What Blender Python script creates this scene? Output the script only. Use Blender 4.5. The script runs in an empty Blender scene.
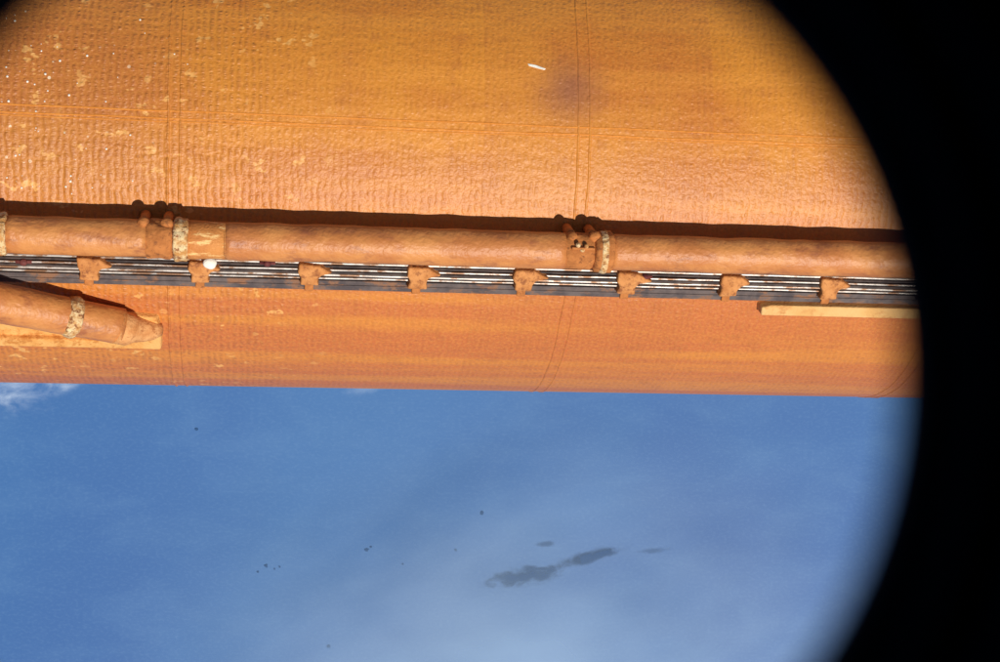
import bpy, bmesh, math, random
from mathutils import Vector, Matrix, noise as mn
random.seed(7)
R=4.2
scene=bpy.context.scene
D2R=math.radians
def P(x,t,r):
    """tank coordinates: x along the axis, t degrees round from the top, r radius"""
    a=D2R(t); return Vector((x,-r*math.sin(a),r*math.cos(a)))

# ---------------------------------------------------------------- node helpers
class N:
    def __init__(s,name):
        s.m=bpy.data.materials.new(name); s.m.use_nodes=True
        s.t=s.m.node_tree; s.t.nodes.clear()
        s.out=s.t.nodes.new('ShaderNodeOutputMaterial')
        s.b=s.t.nodes.new('ShaderNodeBsdfPrincipled')
        s.t.links.new(s.b.outputs[0],s.out.inputs[0])
    def n(s,ty,**k):
        q=s.t.nodes.new(ty)
        for a,v in k.items(): setattr(q,a,v)
        return q
    def put(s,sock,v):
        if isinstance(v,bpy.types.NodeSocket): s.t.links.new(v,sock)
        elif isinstance(v,(tuple,list)) and len(v)==3 and sock.type=='RGBA': sock.default_value=(*v,1)
        else: sock.default_value=v
    def math(s,op,a,b=0.0,c=0.0,clamp=False):
        q=s.n('ShaderNodeMath',operation=op,use_clamp=clamp)
        s.put(q.inputs[0],a); s.put(q.inputs[1],b); s.put(q.inputs[2],c); return q.outputs[0]
    def mix(s,f,a,b,mode='MIX'):
        q=s.n('ShaderNodeMix',data_type='RGBA',blend_type=mode)
        s.put(q.inputs[0],f); s.put(q.inputs[6],a); s.put(q.inputs[7],b); return q.outputs[2]
    def step(s,v,lo,hi,a=0.0,b=1.0):
        q=s.n('ShaderNodeMapRange',interpolation_type='SMOOTHSTEP')
        s.put(q.inputs[0],v); s.put(q.inputs[1],lo); s.put(q.inputs[2],hi); s.put(q.inputs[3],a); s.put(q.inputs[4],b); return q.outputs[0]
    def mapv(s,v,loc=(0,0,0),sc=(1,1,1),rot=(0,0,0)):
        q=s.n('ShaderNodeMapping'); s.put(q.inputs[0],v); q.inputs[1].default_value=loc; q.inputs[2].default_value=rot; q.inputs[3].default_value=sc; return q.outputs[0]
    def noise(s,v,sc,det=3,rough=.5,dist=0):
        q=s.n('ShaderNodeTexNoise'); s.put(q.inputs['Vector'],v); q.inputs['Scale'].default_value=sc
        q.inputs['Detail'].default_value=det; q.inputs['Roughness'].default_value=rough; q.inputs['Distortion'].default_value=dist; return q.outputs[0]
    def bump(s,h,dist,st=1.0,normal=None):
        q=s.n('ShaderNodeBump'); s.put(q.inputs['Height'],h); q.inputs['Distance'].default_value=dist; q.inputs['Strength'].default_value=st
        if normal is not None: s.put(q.inputs['Normal'],normal)
        return q.outputs[0]

def simple(name,c1,c2,scale=6,rough=.8,bumpd=.006,metal=0,bs=30,spec=.2,c3=None,t3=(.6,.66),sc3=(1,1,1)):
    k=N(name); co=k.n('ShaderNodeTexCoord').outputs['Object']
    n1=k.noise(co,scale,3,.6)
    col=k.mix(k.step(n1,.35,.65),c1,c2)
    if c3: col=k.mix(k.step(k.noise(k.mapv(co,(5,3,1),sc3),scale*1.6,4,.7),*t3),col,c3)
    k.put(k.b.inputs['Base Color'],col); k.b.inputs['Roughness'].default_value=rough
    k.b.inputs['Metallic'].default_value=metal; k.b.inputs['Specular IOR Level'].default_value=spec
    k.put(k.b.inputs['Normal'],k.bump(k.noise(co,bs,2),bumpd)); return k.m

# ---------------------------------------------------------------- foam skin of the tank
def tank_mat():
    k=N('tank_foam'); uv=k.n('ShaderNodeTexCoord').outputs['UV']
    sp=k.n('ShaderNodeSeparateXYZ'); k.put(sp.inputs[0],uv); u,v=sp.outputs[0],sp.outputs[1]
    big=k.noise(uv,.35,3,.55); mid=k.noise(k.mapv(uv,(3,7,0)),1.3,4,.6)
    col=k.mix(k.step(big,.38,.62),(.57,.176,.020),(.65,.236,.023))
    # brighter light on the crown painted in as yellower colour, redder down the side
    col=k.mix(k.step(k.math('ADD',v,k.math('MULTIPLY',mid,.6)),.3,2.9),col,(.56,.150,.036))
    st=k.noise(k.mapv(uv,sc=(.06,1.6,1)),1.0,2,.5)
    col=k.mix(k.step(st,.45,.62,0,.5),col,(.76,.29,.036))
    # darker aged machine-sprayed section forward of the ring
    ag=k.math('MULTIPLY',k.step(k.math('ADD',u,k.math('MULTIPLY',mid,1.2)),-2.2,.6,1,0),k.step(v,-1.0,2.2,1,.25))
    col=k.mix(k.math('MULTIPLY',ag,.5),col,(.38,.12,.034))
    pn=k.n('ShaderNodeTexWhiteNoise',noise_dimensions='1D'); k.put(pn.inputs['W'],k.math('FLOOR',k.math('MULTIPLY',k.math('ADD',u,.35),.55)))
    col=k.mix(k.math('MULTIPLY',pn.outputs[0],.25),col,(.46,.135,.03))
    # fine circumferential spray ribs
    wob=k.math('MULTIPLY',k.noise(uv,2.5,2),.12)
    uw=k.math('ADD',u,wob)
    rib=k.math('SINE',k.math('MULTIPLY',uw,2*math.pi/.105))
    rib01=k.math('MULTIPLY_ADD',rib,.5,.5)
    leftw=k.step(u,-.6,.9,1.0,.5)
    brk=k.step(k.noise(k.mapv(uv,sc=(1.6,5,1)),1.8,3,.65),.36,.64)
    ribm=k.math('MULTIPLY',k.math('MULTIPLY',rib01,brk),leftw)
    col=k.mix(k.math('MULTIPLY',ribm,.38),col,(.32,.095,.028))
    # mottling
    fine=k.noise(uv,20,4,.65)
    col=k.mix(k.step(fine,.40,.66,0,.24),col,(.84,.37,.07))
    col=k.mix(k.step(k.noise(k.mapv(uv,(9,2,0)),3,4,.62),.50,.72,0,.30),col,(.40,.118,.03))
    # trimmed / repaired pale patches
    pm=k.noise(k.mapv(uv,(1.3,4.1,0),(1,1.3,1)),2.9,3,.6)
    zone=k.math('MULTIPLY',k.step(u,.2,1.4,1,0.0),k.step(k.noise(k.mapv(uv,(8,1,0)),.8,2),.40,.56))
    col=k.mix(k.math('MULTIPLY',k.step(pm,.605,.65,0,.6),zone),col,(.90,.48,.14))
    # pop-corned white specks
    vo=k.n('ShaderNodeTexVoronoi',feature='F1'); k.put(vo.inputs['Vector'],uv); vo.inputs['Scale'].default_value=6.0
    wn=k.n('ShaderNodeTexWhiteNoise',noise_dimensions='3D'); k.put(wn.inputs['Vector'],vo.outputs['Position'])
    rad=k.step(wn.outputs[0],.25,1,0,.17)
    sm=k.math('LESS_THAN',vo.outputs['Distance'],rad)
    sz=k.math('MULTIPLY',k.step(u,-3.6,-.8,1,0),k.step(v,-1.0,1.4,1,.12))
    sz=k.math('MULTIPLY',sz,k.step(k.noise(k.mapv(uv,(3,3,0)),1.2,3),.36,.52))
    col=k.mix(k.math('MULTIPLY',k.math('MULTIPLY',sm,sz),.9),col,(.95,.78,.55))
    # dark round lens artefact, painted into the foam colour
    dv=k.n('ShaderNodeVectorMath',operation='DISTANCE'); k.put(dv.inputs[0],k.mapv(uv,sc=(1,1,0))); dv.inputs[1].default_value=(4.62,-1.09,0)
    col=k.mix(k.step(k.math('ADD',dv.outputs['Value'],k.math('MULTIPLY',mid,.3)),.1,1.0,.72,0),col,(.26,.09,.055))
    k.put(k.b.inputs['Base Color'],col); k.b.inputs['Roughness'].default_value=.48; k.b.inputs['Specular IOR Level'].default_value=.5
    h=k.math('ADD',k.math('MULTIPLY',ribm,.5),k.math('MULTIPLY',k.noise(uv,7,2,.5),.55))
    h=k.math('ADD',h,k.math('MULTIPLY',k.noise(k.mapv(uv,sc=(1,.7,1)),22,2,.5),.45))
    k.put(k.b.inputs['Normal'],k.bump(h,.022,1)); return k.m

M_tank=tank_mat()
M_ridge=simple('foam_closeout',(.62,.21,.03),(.72,.27,.05),8,.8,.01)
M_pipe=simple('pipe_foam',(.55,.19,.050),(.67,.265,.072),2.2,.5,.016,bs=14,c3=(.34,.105,.04),t3=(.50,.75),spec=.5,sc3=(.5,1,1))
M_pipe_pale=simple('pipe_foam_trimmed',(.57,.20,.052),(.67,.265,.07),3,.6,.014,c3=(.92,.56,.22),t3=(.54,.64),sc3=(.6,2.2,2.2))
M_collar=simple('collar_foam',(.58,.27,.08),(.84,.62,.33),9,.8,.03,bs=18,c3=(.30,.11,.04),t3=(.53,.62))
M_flange=simple('flange_foam',(.44,.15,.04),(.56,.20,.055),7,.8,.02,bs=14,c3=(.26,.09,.03),t3=(.54,.68))
M_brk=simple('bracket_foam',(.52,.195,.055),(.66,.28,.09),6,.75,.016,bs=18,c3=(.30,.10,.035),t3=(.48,.68))
M_tube=simple('steel_tube',(.46,.40,.35),(.68,.61,.54),5,.35,.001,metal=.4,c3=(.30,.16,.09),t3=(.48,.60),sc3=(.4,1,1))
M_tubed=simple('dark_tube',(.045,.032,.03),(.10,.07,.06),5,.5,.001)
M_tray=simple('tray_metal',(.085,.066,.066),(.15,.115,.105),3.5,.55,.004,c3=(.27,.13,.07),t3=(.50,.64),sc3=(.5,1,1))
M_under=simple('tray_shade_base',(.05,.028,.02),(.10,.045,.025),4,.8,.004)  # dark colour stands in for the shadow between the lines
M_pad=simple('ramp_foam',(.74,.33,.085),(.82,.43,.14),3,.75,.014,c3=(.58,.22,.05),t3=(.50,.62))
M_padp=simple('pale_ramp_foam',(.72,.39,.13),(.78,.46,.18),2,.8,.01,c3=(.58,.25,.08),t3=(.48,.68))
M_cone=simple('fairing_foam',(.62,.25,.08),(.76,.37,.14),5,.75,.014,c3=(.45,.16,.05),t3=(.52,.68))
M_white=simple('white_foam',(.80,.74,.62),(.88,.84,.74),5,.8,.01)
M_clip=simple('clip_red',(.12,.03,.03),(.2,.06,.05),5,.6,.004)
M_frame=simple('black_frame',(.010,.010,.012),(.015,.015,.017),40,.7,.0002,spec=.12)

# ---------------------------------------------------------------- mesh helpers
def empty(name):
    e=bpy.data.objects.new(name,None); scene.collection.objects.link(e); return e
def mk(name,bm,mat,parent=None,smooth=True,bevel=0):
    bmesh.ops.recalc_face_normals(bm,faces=bm.faces)
    me=bpy.data.meshes.new(name); bm.to_mesh(me); bm.free()
    for p in me.polygons: p.use_smooth=smooth
    o=bpy.data.objects.new(name,me); scene.collection.objects.link(o)
    me.materials.append(mat)
    if bevel:
        b=o.modifiers.new('b','BEVEL'); b.width=bevel; b.segments=3; b.limit_method='ANGLE'; b.angle_limit=D2R(35)
    if parent: o.parent=parent
    return o
def sweep(bm,pts,rads,seg=28,cap=True,jit=0,sc=6):
    """tube through world points with a radius for each"""
    rings=[]
    for i,p in enumerate(pts):
        a=pts[max(i-1,0)]; b=pts[min(i+1,len(pts)-1)]; d=(b-a).normalized()
        s=d.cross(Vector((0,.3,1))).normalized(); w=d.cross(s)
        ring=[]
        for j in range(seg):
            an=2*math.pi*j/seg; rr=rads[i]
            q=p+(s*math.cos(an)+w*math.sin(an))*rr
            if jit: q+=(q-p).normalized()*jit*mn.noise(q*sc)
            ring.append(bm.verts.new(q))
        rings.append(ring)
    for a,b in zip(rings,rings[1:]):
        for j in range(seg): bm.faces.new((a[j],a[(j+1)%seg],b[(j+1)%seg],b[j]))
    if cap: bm.faces.new(rings[0]); bm.faces.new(rings[-1])
def xtube(bm,x0,x1,t,r,rad,n=2,**k):
    sweep(bm,[P(x0+(x1-x0)*i/(n-1),t,r) for i in range(n)],[rad]*n,**k)
def curved_box(bm,x0,x1,t0,t1,r0,r1,nx=2,nt=6):
    """block hugging the tank wall"""
    g=[[[bm.verts.new(P(x0+(x1-x0)*i/(nx-1),t0+(t1-t0)*j/(nt-1),r)) for r in (r0,r1)] for j in range(nt)] for i in range(nx)]
    f=bm.faces.new
    for i in range(nx-1):
        for j in range(nt-1):
            f((g[i][j][1],g[i+1][j][1],g[i+1][j+1][1],g[i][j+1][1])); f((g[i][j][0],g[i][j+1][0],g[i+1][j+1][0],g[i+1][j][0]))
        f((g[i][0][0],g[i+1][0][0],g[i+1][0][1],g[i][0][1])); f((g[i][-1][0],g[i][-1][1],g[i+1][-1][1],g[i+1][-1][0]))
    for j in range(nt-1):
        f((g[0][j][0],g[0][j][1],g[0][j+1][1],g[0][j+1][0])); f((g[-1][j][0],g[-1][j+1][0],g[-1][j+1][1],g[-1][j][1]))
def plan_block(bm,x,t,pts,r0,r1,top=.82):
    """prism on the wall from a plan outline in metres"""
    cx=sum(p[0] for p in pts)/len(pts); cy=sum(p[1] for p in pts)/len(pts)
    lo=[];hi=[]
    for a,b in pts:
        lo.append(bm.verts.new(P(x+a,t-math.degrees(b/R),r0)))
        a2=cx+(a-cx)*top; b2=cy+(b-cy)*top
        hi.append(bm.verts.new(P(x+a2,t-math.degrees(b2/R),r1)))
    n=len(pts)
    for i in range(n): bm.faces.new((lo[i],lo[(i+1)%n],hi[(i+1)%n],hi[i]))
    bm.faces.new(hi); bm.faces.new(lo)
def blob(bm,c,r,sc=(1,1,1),jit=.25):
    m=Matrix.Translation(c)@Matrix.Diagonal((*sc,1))
    q=bmesh.ops.create_icosphere(bm,subdivisions=3,radius=r,matrix=m)
    for v in q['verts']: v.co+=(v.co-c)*jit*mn.noise(v.co*7)

# ---------------------------------------------------------------- tank body
tank=empty('external_fuel_tank')
bm=bmesh.new(); uvl=bm.loops.layers.uv.new('UVMap')
prof=[]
X0,X1=-14,22
for i in range(13): a=i/12*math.pi/2; prof.append((X0-9*math.cos(a),max(R*math.sin(a)**.8,.02)))
for i in range(1,72): prof.append((X0+(X1-X0)*i/72,R))
for i in range(13): a=i/12*math.pi/2; prof.append((X1+3.2*math.sin(a),max(R*math.cos(a),.02)))
NS=320; rows=[]
for x,r in prof: rows.append([bm.verts.new(P(x,360*j/NS-180,r)) for j in range(NS)])
for i in range(len(prof)-1):
    for j in range(NS):
        f=bm.faces.new((rows[i][j],rows[i+1][j],rows[i+1][(j+1)%NS],rows[i][(j+1)%NS]))
        for l,(a,b) in zip(f.loops,((i,j),(i+1,j),(i+1,j+1),(i,j+1))):
            l[uvl].uv=(prof[a][0],R*D2R(360*b/NS-180))
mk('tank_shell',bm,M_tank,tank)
def ring(x,w,h,mat,name):
    bm=bmesh.new(); uvl=bm.loops.layers.uv.new('UVMap'); n=300; R0=R-.01
    vs=[]
    for j in range(n):
        t=360*j/n-180; xx=x+.015*mn.noise(Vector((x,t*.15,0)))
        hh=h*(1+.7*mn.noise(Vector((x*3,t*.5,5))))
        vs.append([bm.verts.new(P(xx-w/2,t,R0)),bm.verts.new(P(xx-w/6,t,R+hh)),bm.verts.new(P(xx+w/6,t,R+hh)),bm.verts.new(P(xx+w/2,t,R0))])
    for j in range(n):
        a,b=vs[j],vs[(j+1)%n]
        for q in range(3):
            f=bm.faces.new((a[q],a[q+1],b[q+1],b[q]))
            for l,(aa,jj) in zip(f.loops,((q,j),(q+1,j),(q+1,j+1),(q,j+1))): l[uvl].uv=(x+w*(aa/3-.5),R*D2R(360*jj/n-180))
    mk(name,bm,mat,tank)
for x in (-7.6,-1.40,4.86,11.1,17.4):
    ring(x-.09,.06,.014,M_tank,'ring_joint_a'); ring(x+.09,.06,.014,M_tank,'ring_joint_b')
def seam(t,w,h,mat,x0=X0,x1=X1):
    bm=bmesh.new(); n=160; vs=[]
    for i in range(n+1):
        x=x0+(x1-x0)*i/n; tt=t+.14*mn.noise(Vector((x*.8,t,0))); hh=h*(1+.9*mn.noise(Vector((x*2,t,4))))
        dt=math.degrees(w/R)
        vs.append([bm.verts.new(P(x,tt-dt/2,R-.008)),bm.verts.new(P(x,tt-dt/6,R+hh)),bm.verts.new(P(x,tt+dt/6,R+hh)),bm.verts.new(P(x,tt+dt/2,R-.008))])
    for a,b in zip(vs,vs[1:]):
        for q in range(3): bm.faces.new((a[q],a[q+1],b[q+1],b[q]))
    mk('longitudinal_seam',bm,mat,tank)
seam(-7.0,.04,.007,M_ridge); seam(-5.4,.035,.008,M_ridge); seam(-4.8,.03,.004,M_ridge); seam(-60,.05,.01,M_ridge)

# ---------------------------------------------------------------- oxygen feedline
feed=empty('oxygen_feedline'); FT=17.3; FR=R+.50; PR=.28
def feedseg(x0,x1,rad,mat,name):
    bm=bmesh.new(); n=max(3,int((x1-x0)/.10)); xtube(bm,x0,x1,FT,FR,rad,n=n,seg=48,jit=.018,sc=2.6); mk(name,bm,mat,feed)
feedseg(-14,-3.95,PR,M_pipe,'pipe_run'); feedseg(-3.78,-1.76,PR,M_pipe,'pipe_run')
feedseg(-1.20,-.60,PR+.003,M_pipe_pale,'pipe_trimmed'); feedseg(-.62,4.55,PR+.003,M_pipe,'pipe_run'); feedseg(5.28,11,PR,M_pipe,'pipe_run'); feedseg(11,20,PR,M_pipe,'pipe_run')
def coll(x0,x1,rad,mat,name,j=.03):
    bm=bmesh.new(); n=9; pts=[];rd=[]
    for i in range(n):
        s=i/(n-1); pts.append(P(x0+(x1-x0)*s,FT,FR)); e=min(s,1-s)*2; rd.append(rad-.05*(1-min(1,e*3))**2)
    sweep(bm,pts,rd,seg=48,jit=j,sc=9); mk(name,bm,mat,feed)
coll(-3.97,-3.76,.32,M_collar,'collar')
coll(-1.80,-1.36,.292,M_flange,'flange'); coll(-1.37,-1.14,.325,M_collar,'collar')
coll(4.50,5.02,.285,M_flange,'flange'); coll(5.0,5.32,.318,M_flange,'collar'); coll(5.09,5.22,.327,M_collar,'collar_band')
for x in (-1.63,4.82,-7.8,11.1):
    bm=bmesh.new()
    for dx in (-.17,.17):
        blob(bm,P(x+dx,14.2,FR+.07),.095); sweep(bm,[P(x+dx,14.2,FR+.02),P(x+dx,14.2,FR-.1),P(x+dx,14.6,R-.02)],[.075,.07,.08],seg=16)
        sweep(bm,[P(x+dx,19,R+.4),P(x+dx,19.5,R-.02)],[.10,.12],seg=16)
    mk('support_yoke',bm,M_flange,feed)
bm=bmesh.new()
for a,b in ((4.72,15.0),(4.84,15.2),(4.79,15.9)): blob(bm,P(a,b,FR+.268),.035,jit=.5)
mk('clamp_sealant',bm,M_collar,feed)
bm=bmesh.new(); curved_box(bm,4.62,4.98,15.4,15.9,FR+.2,FR+.295,nt=3); mk('clamp_lug',bm,M_flange,feed,False,.015)

# ---------------------------------------------------------------- cable tray
tray=empty('cable_tray')
xs=[-2.66+1.6675*i for i in range(-6,12)]
bm=bmesh.new(); curved_box(bm,-13,20,22.7,27.3,R-.02,R+.05,nx=2); mk('tray_shade_base',bm,M_under,tray,False)  # dark strip under the lines, shadow put into its colour
for a,b in zip(xs,xs[1:]):
    bm=bmesh.new(); curved_box(bm,a+.02,b-.02,27.3,29.6,R-.02,R+.17,nx=2,nt=3); mk('tray_channel',bm,M_tray,tray,False,.012)
    bm=bmesh.new(); curved_box(bm,a+.02,b-.02,28.25,28.55,R+.17,R+.185,nx=2,nt=3); mk('tray_rib',bm,M_tray,tray,False)
    bm=bmesh.new(); curved_box(bm,a-.07,a+.07,27.2,29.8,R-.02,R+.20,nx=2,nt=4); mk('tray_clamp',bm,M_flange,tray,False,.02)
plan=[(-.20,.20),(.18,.18),(.42,.04),(.20,-.01),(.15,-.10),(.17,-.22),(-.17,-.22),(-.15,-.07),(-.20,.02)]
for x in xs:
    bm=bmesh.new(); pl=[(a*(1+.12*random.uniform(-1,1)),b*(1+.08*random.uniform(-1,1))) for a,b in plan]
    plan_block(bm,x,25.1,pl,R-.02,R+.31,.84); mk('support_bracket',bm,M_brk,tray,False,.03)
lines=empty('pressurization_lines')
for t,r,mat,rad in ((23.05,.20,M_tube,.021),(23.75,.20,M_tubed,.02),(24.45,.21,M_tube,.019),(25.15,.20,M_tubed,.02),(25.7,.20,M_tube,.021),(26.6,.18,M_tube,.018)):
    bm=bmesh.new(); n=120; sweep(bm,[P(-13+33*i/n,t+.09*mn.noise(Vector((i*.35,t,0))),R+r) for i in range(n+1)],[rad]*(n+1),seg=10); mk('line',bm,mat,lines)
bm=bmesh.new()
for x,t in ((.03,23.2),(5.95,24.0),(-3.6,24.4)):
    blob(bm,P(x,t,R+.24),.055,(1.1,1,1)); xtube(bm,x-.12,x+.12,t,R+.22,.03,seg=12)
mk('line_union',bm,M_clip,lines)

# ---------------------------------------------------------------- strut with fairing
strut=empty('attach_strut')
A=P(-8.5,14.5,R+1.6); Bp=P(-2.20,39.4,R+.27)
def LP(s): return A.lerp(Bp,s)
n=50; bm=bmesh.new(); sweep(bm,[LP(i/n) for i in range(n+1)],[.38-.10*(i/n) for i in range(n+1)],seg=40,jit=.014,sc=3); mk('strut_tube',bm,M_pipe,strut)
def sx(x): return (x+8.5)/(6.30)
bm=bmesh.new(); s0=sx(-3.02); s1=sx(-2.82); sweep(bm,[LP(s0+(s1-s0)*i/4) for i in range(5)],[.295,.318,.324,.318,.295],seg=40,jit=.03,sc=9); mk('strut_collar',bm,M_collar,strut)
bm=bmesh.new()
sweep(bm,[LP(.985),P(-2.12,40.3,R+.24),P(-2.03,41.2,R+.17),P(-1.88,42.1,R+.12),P(-1.74,42.8,R+.08),P(-1.63,43.3,R+.03)],[.285,.262,.215,.20,.175,.12],seg=32,jit=.02); mk('strut_nose_fairing',bm,M_cone,strut)
bm=bmesh.new(); plan_block(bm,-4.0,44.3,[(-5,.46),(1.9,.44),(2.36,.38),(2.42,.05),(2.40,-.40),(-5,-.36)],R-.03,R+.10,.985); mk('fairing_ramp',bm,M_pad,strut,False,.03)
bm=bmesh.new(); plan_block(bm,-3.6,46.8,[(-5.2,.14),(1.55,.10),(1.75,0),(1.55,-.10),(-5.2,-.14)],R+.05,R+.17,.9); mk('ramp_ridge',bm,M_pad,strut,False,.03)

# ---------------------------------------------------------------- protuberance ramp, right
ramp=empty('protuberance_ramp')
bm=bmesh.new(); plan_block(bm,11.45,32.0,[(-3.50,.05),(-3.35,.10),(3.5,.10),(3.5,-.10),(-3.48,-.10)],R-.02,R+.18,.985); mk('foam_ramp',bm,M_padp,ramp,False,.02)

# ---------------------------------------------------------------- foam chips stuck on the skin
chips=empty('foam_chips')
bm=bmesh.new()
blob(bm,P(-.84,22.9,R+.34),.10,(1.1,.9,.6)); sweep(bm,[P(-.84,22.9,R+.32),P(-.84,23.2,R+.05)],[.04,.05],seg=12); mk('white_chip',bm,M_white,chips)
bm=bmesh.new(); plan_block(bm,4.10,-19.7,[(-.15,.05),(-.02,.03),(.16,-.03),(.13,-.05),(.03,-.03),(-.13,.01)],R-.01,R+.012); mk('missing_foam_chip',bm,M_white,chips,False)
bm=bmesh.new()
for i in range(150):
    x=random.uniform(-4.4,-.6); t=random.uniform(-28,11)
    if random.random()<(x+4.4)/3.4: continue
    s=random.uniform(.006,.017); blob(bm,P(x,t,R),s,jit=.5)
mk('white_specks',bm,M_white,chips)

# ---------------------------------------------------------------- ocean far below
k=N('ocean_water'); co=k.n('ShaderNodeTexCoord').outputs['Object']
a=k.noise(co,.00016,3,.5,.4); b=k.noise(k.mapv(co,sc=(1,2.2,1),rot=(0,0,.5)),.0009,6,.66,.4)
col=k.mix(k.step(a,.35,.68),(.010,.090,.300),(.024,.130,.345))
col=k.mix(k.step(b,.42,.75,0,.20),col,(.09,.22,.42))
fn=k.noise(k.mapv(co,sc=(1,1.6,1)),.02,3,.6)
col=k.mix(k.step(fn,.45,.7,0,.12),col,(.12,.26,.46))
k.put(k.b.inputs['Base Color'],col); k.b.inputs['Roughness'].default_value=.54; k.b.inputs['IOR'].default_value=1.33; k.b.inputs['Specular IOR Level'].default_value=.7
bm=bmesh.new()
bmesh.ops.create_circle(bm,cap_ends=True,segments=96,radius=900000)
oc=mk('ocean',bm,k.m,None,False); oc.location=(0,0,-20000)

def patch(name,X,Y,Z,w,h,rot,col,amax,ns,nk,soft,seed,rough=.9,det=5):
    """thin irregular sheet; outline eroded with noise in its own coordinates"""
    k=N(name+'_mat'); co=k.n('ShaderNodeTexCoord').outputs['Object']
    ln=k.n('ShaderNodeVectorMath',operation='LENGTH'); k.put(ln.inputs[0],k.mapv(co,sc=(2/w,2/h,0)))
    nz=k.noise(k.mapv(co,(seed*977.,seed*431.,0),(1,1.8,1)),ns,det,.62,.3)
    val=k.math('ADD',k.math('SUBTRACT',1.0,ln.outputs['Value']),k.math('MULTIPLY',k.math('SUBTRACT',nz,.56),nk))
    al=k.math('MULTIPLY',k.step(val,0,soft,0,amax),k.step(ln.outputs['Value'],.45,1.0,1,0))
    k.put(k.b.inputs['Base Color'],col); k.b.inputs['Roughness'].default_value=rough; k.b.inputs['Specular IOR Level'].default_value=.1
    k.put(k.b.inputs['Alpha'],al)
    bm=bmesh.new(); bmesh.ops.create_grid(bm,x_segments=1,y_segments=1,size=.5); bmesh.ops.scale(bm,vec=(w,h,1),verts=bm.verts)
    o=mk(name,bm,k.m,None,False); o.location=(X,Y,Z); o.rotation_euler=(0,0,rot); return o
ic=(.006,.045,.155)
patch('island',3310,-5220,-19990,1450,360,.16,ic,.95,.0045,2.0,.8,1)
patch('island',4120,-4970,-19990,1300,240,.28,ic,.95,.0045,1.8,.8,2)
patch('island',3560,-4810,-19988,480,110,.1,ic,.45,.006,1.9,.9,3)
patch('island',4950,-4890,-19988,700,110,.1,ic,.3,.006,1.9,.9,4)
isl=N('islet_rock'); isl.b.inputs['Base Color'].default_value=(.022,.075,.19,1); isl.b.inputs['Roughness'].default_value=.9
bm=bmesh.new()
for dx,dy,s in ((-72,-51,24),(-185,-14,20),(-181,-17,12),(-290,8,12),(-282,2,18),(-274,5,10),(-269,3,12),(-345,-130,16),(-223,82,20),(-98,-14,14),(-150,0,10)):
    X=3683+12.75*dx+.52*dy; Y=-5069-12.8*dy
    vs=[]; ph=random.random()*9
    for j in range(14):
        an=j/14*2*math.pi; rr=s*(1+.7*mn.noise(Vector((math.cos(an)*1.3+ph,math.sin(an)*1.3,ph))))
        vs.append(bm.verts.new((X+rr*1.2*math.cos(an),Y+rr*.9*math.sin(an),0)))
    bm.faces.new(vs)
o=mk('islets',bm,isl.m,None,False); o.location.z=-19992
cc=(.72,.82,.93)
patch('cloud',-2700,-2700,-18500,2000,800,.1,cc,.55,.0030,2.4,1.5,5,det=6)
patch('cloud',1150,-2650,-18500,1000,260,.3,cc,.14,.003,2.6,1.4,6)
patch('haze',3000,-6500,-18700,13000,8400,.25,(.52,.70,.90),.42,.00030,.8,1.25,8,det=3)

# ---------------------------------------------------------------- light
world=bpy.data.worlds.new("World"); scene.world=world; world.use_nodes=True
wt=world.node_tree; bg=wt.nodes['Background']
sky=wt.nodes.new('ShaderNodeTexSky'); sky.sky_type='NISHITA'; sky.sun_disc=False
sv=Vector((math.tan(D2R(13)),-math.tan(D2R(24)),1)).normalized()
sky.sun_elevation=math.asin(sv.z); sky.sun_rotation=math.atan2(sv.x,sv.y)
wt.links.new(sky.outputs[0],bg.inputs[0]); bg.inputs[1].default_value=.05
sl=bpy.data.lights.new('sun','SUN'); sl.energy=4.1; sl.angle=D2R(.5); sl.color=(1,.96,.88)
so=bpy.data.objects.new('sun',sl); scene.collection.objects.link(so); so.rotation_euler=sv.to_track_quat('Z','Y').to_euler()

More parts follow.
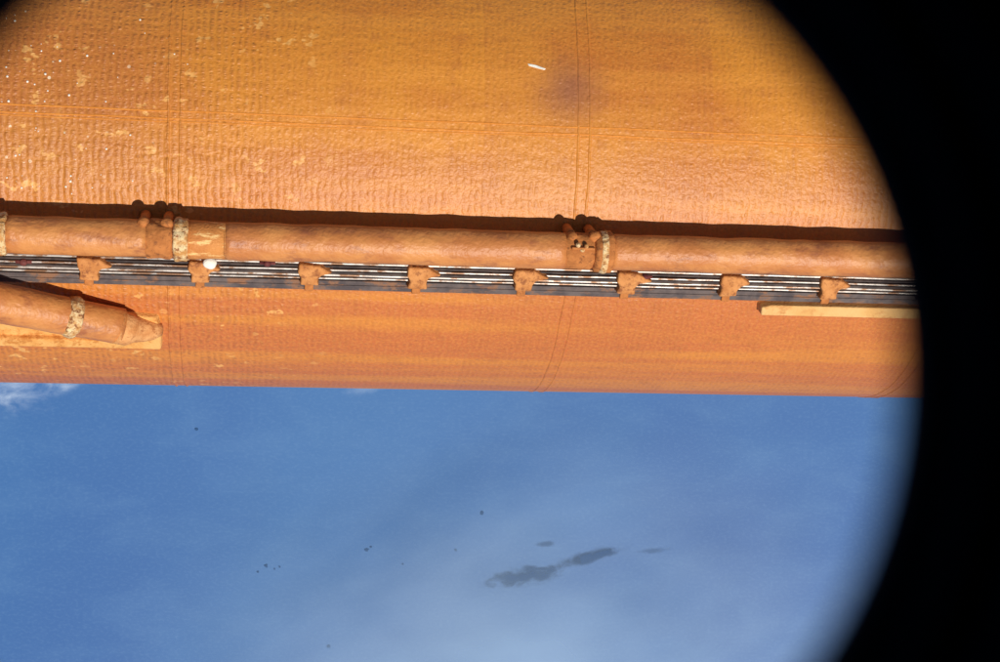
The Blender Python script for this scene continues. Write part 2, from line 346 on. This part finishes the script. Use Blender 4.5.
# ---------------------------------------------------------------- camera
yaw,pitch,roll=.1428,.1049,.0371
f=Vector((math.sin(yaw)*math.cos(pitch),-math.sin(pitch),-math.cos(yaw)*math.cos(pitch)))
r=f.cross(Vector((0,1,0))).normalized(); u=r.cross(f)
c,s=math.cos(roll),math.sin(roll)
r2=c*r+s*u; u2=-s*r+c*u; bk=-f
MW=Matrix(((r2.x,u2.x,bk.x,0),(r2.y,u2.y,bk.y,0),(r2.z,u2.z,bk.z,29.56),(0,0,0,1)))
cd=bpy.data.cameras.new('camera'); cam=bpy.data.objects.new('camera',cd); scene.collection.objects.link(cam)
cam.matrix_world=MW; cd.sensor_width=36; cd.lens=59.4; cd.clip_start=.01; cd.clip_end=2e6
cd.dof.use_dof=True; cd.dof.focus_distance=25.3; cd.dof.aperture_fstop=8.0
scene.camera=cam

# ---------------------------------------------------------------- observation port of the spacecraft
port=empty('window_port')
C=Vector((-.0137,-.0055,0)); q=.0629
prof=[(q,-.205),(q,-.202),(q+.0015,-.199),(q+.006,-.198),(q+.0065,-.190),(q+.012,-.189),(q+.0125,-.180),(.095,-.178),(.20,-.178),(.20,.12),(.02,.12),(.0005,.12)]
outer=[(q,-.205),(.067,-.212),(.085,-.214),(.09,-.206),(.215,-.206),(.215,.13),(.0005,.13)]
def lathe(pf,name):
    bm=bmesh.new(); n=160
    rr=[[bm.verts.new(MW@(C+Vector((a*math.cos(2*math.pi*j/n),a*math.sin(2*math.pi*j/n),z)))) for j in range(n)] for a,z in pf]
    for a,b in zip(rr,rr[1:]):
        for j in range(n): bm.faces.new((a[j],a[(j+1)%n],b[(j+1)%n],b[j]))
    mk(name,bm,M_frame,port)
lathe(prof,'port_inner_rim'); lathe(outer,'port_housing')
bm=bmesh.new()
for j in range(24):
    an=2*math.pi*j/24; c0=C+Vector((.075*math.cos(an),.075*math.sin(an),-.2145))
    bmesh.ops.create_cone(bm,cap_ends=True,segments=6,radius1=.003,radius2=.003,depth=.003,matrix=MW@Matrix.Translation(c0))
mk('port_bolts',bm,M_frame,port,False)

scene.view_settings.view_transform='Standard'; scene.view_settings.look='None'; scene.view_settings.exposure=0
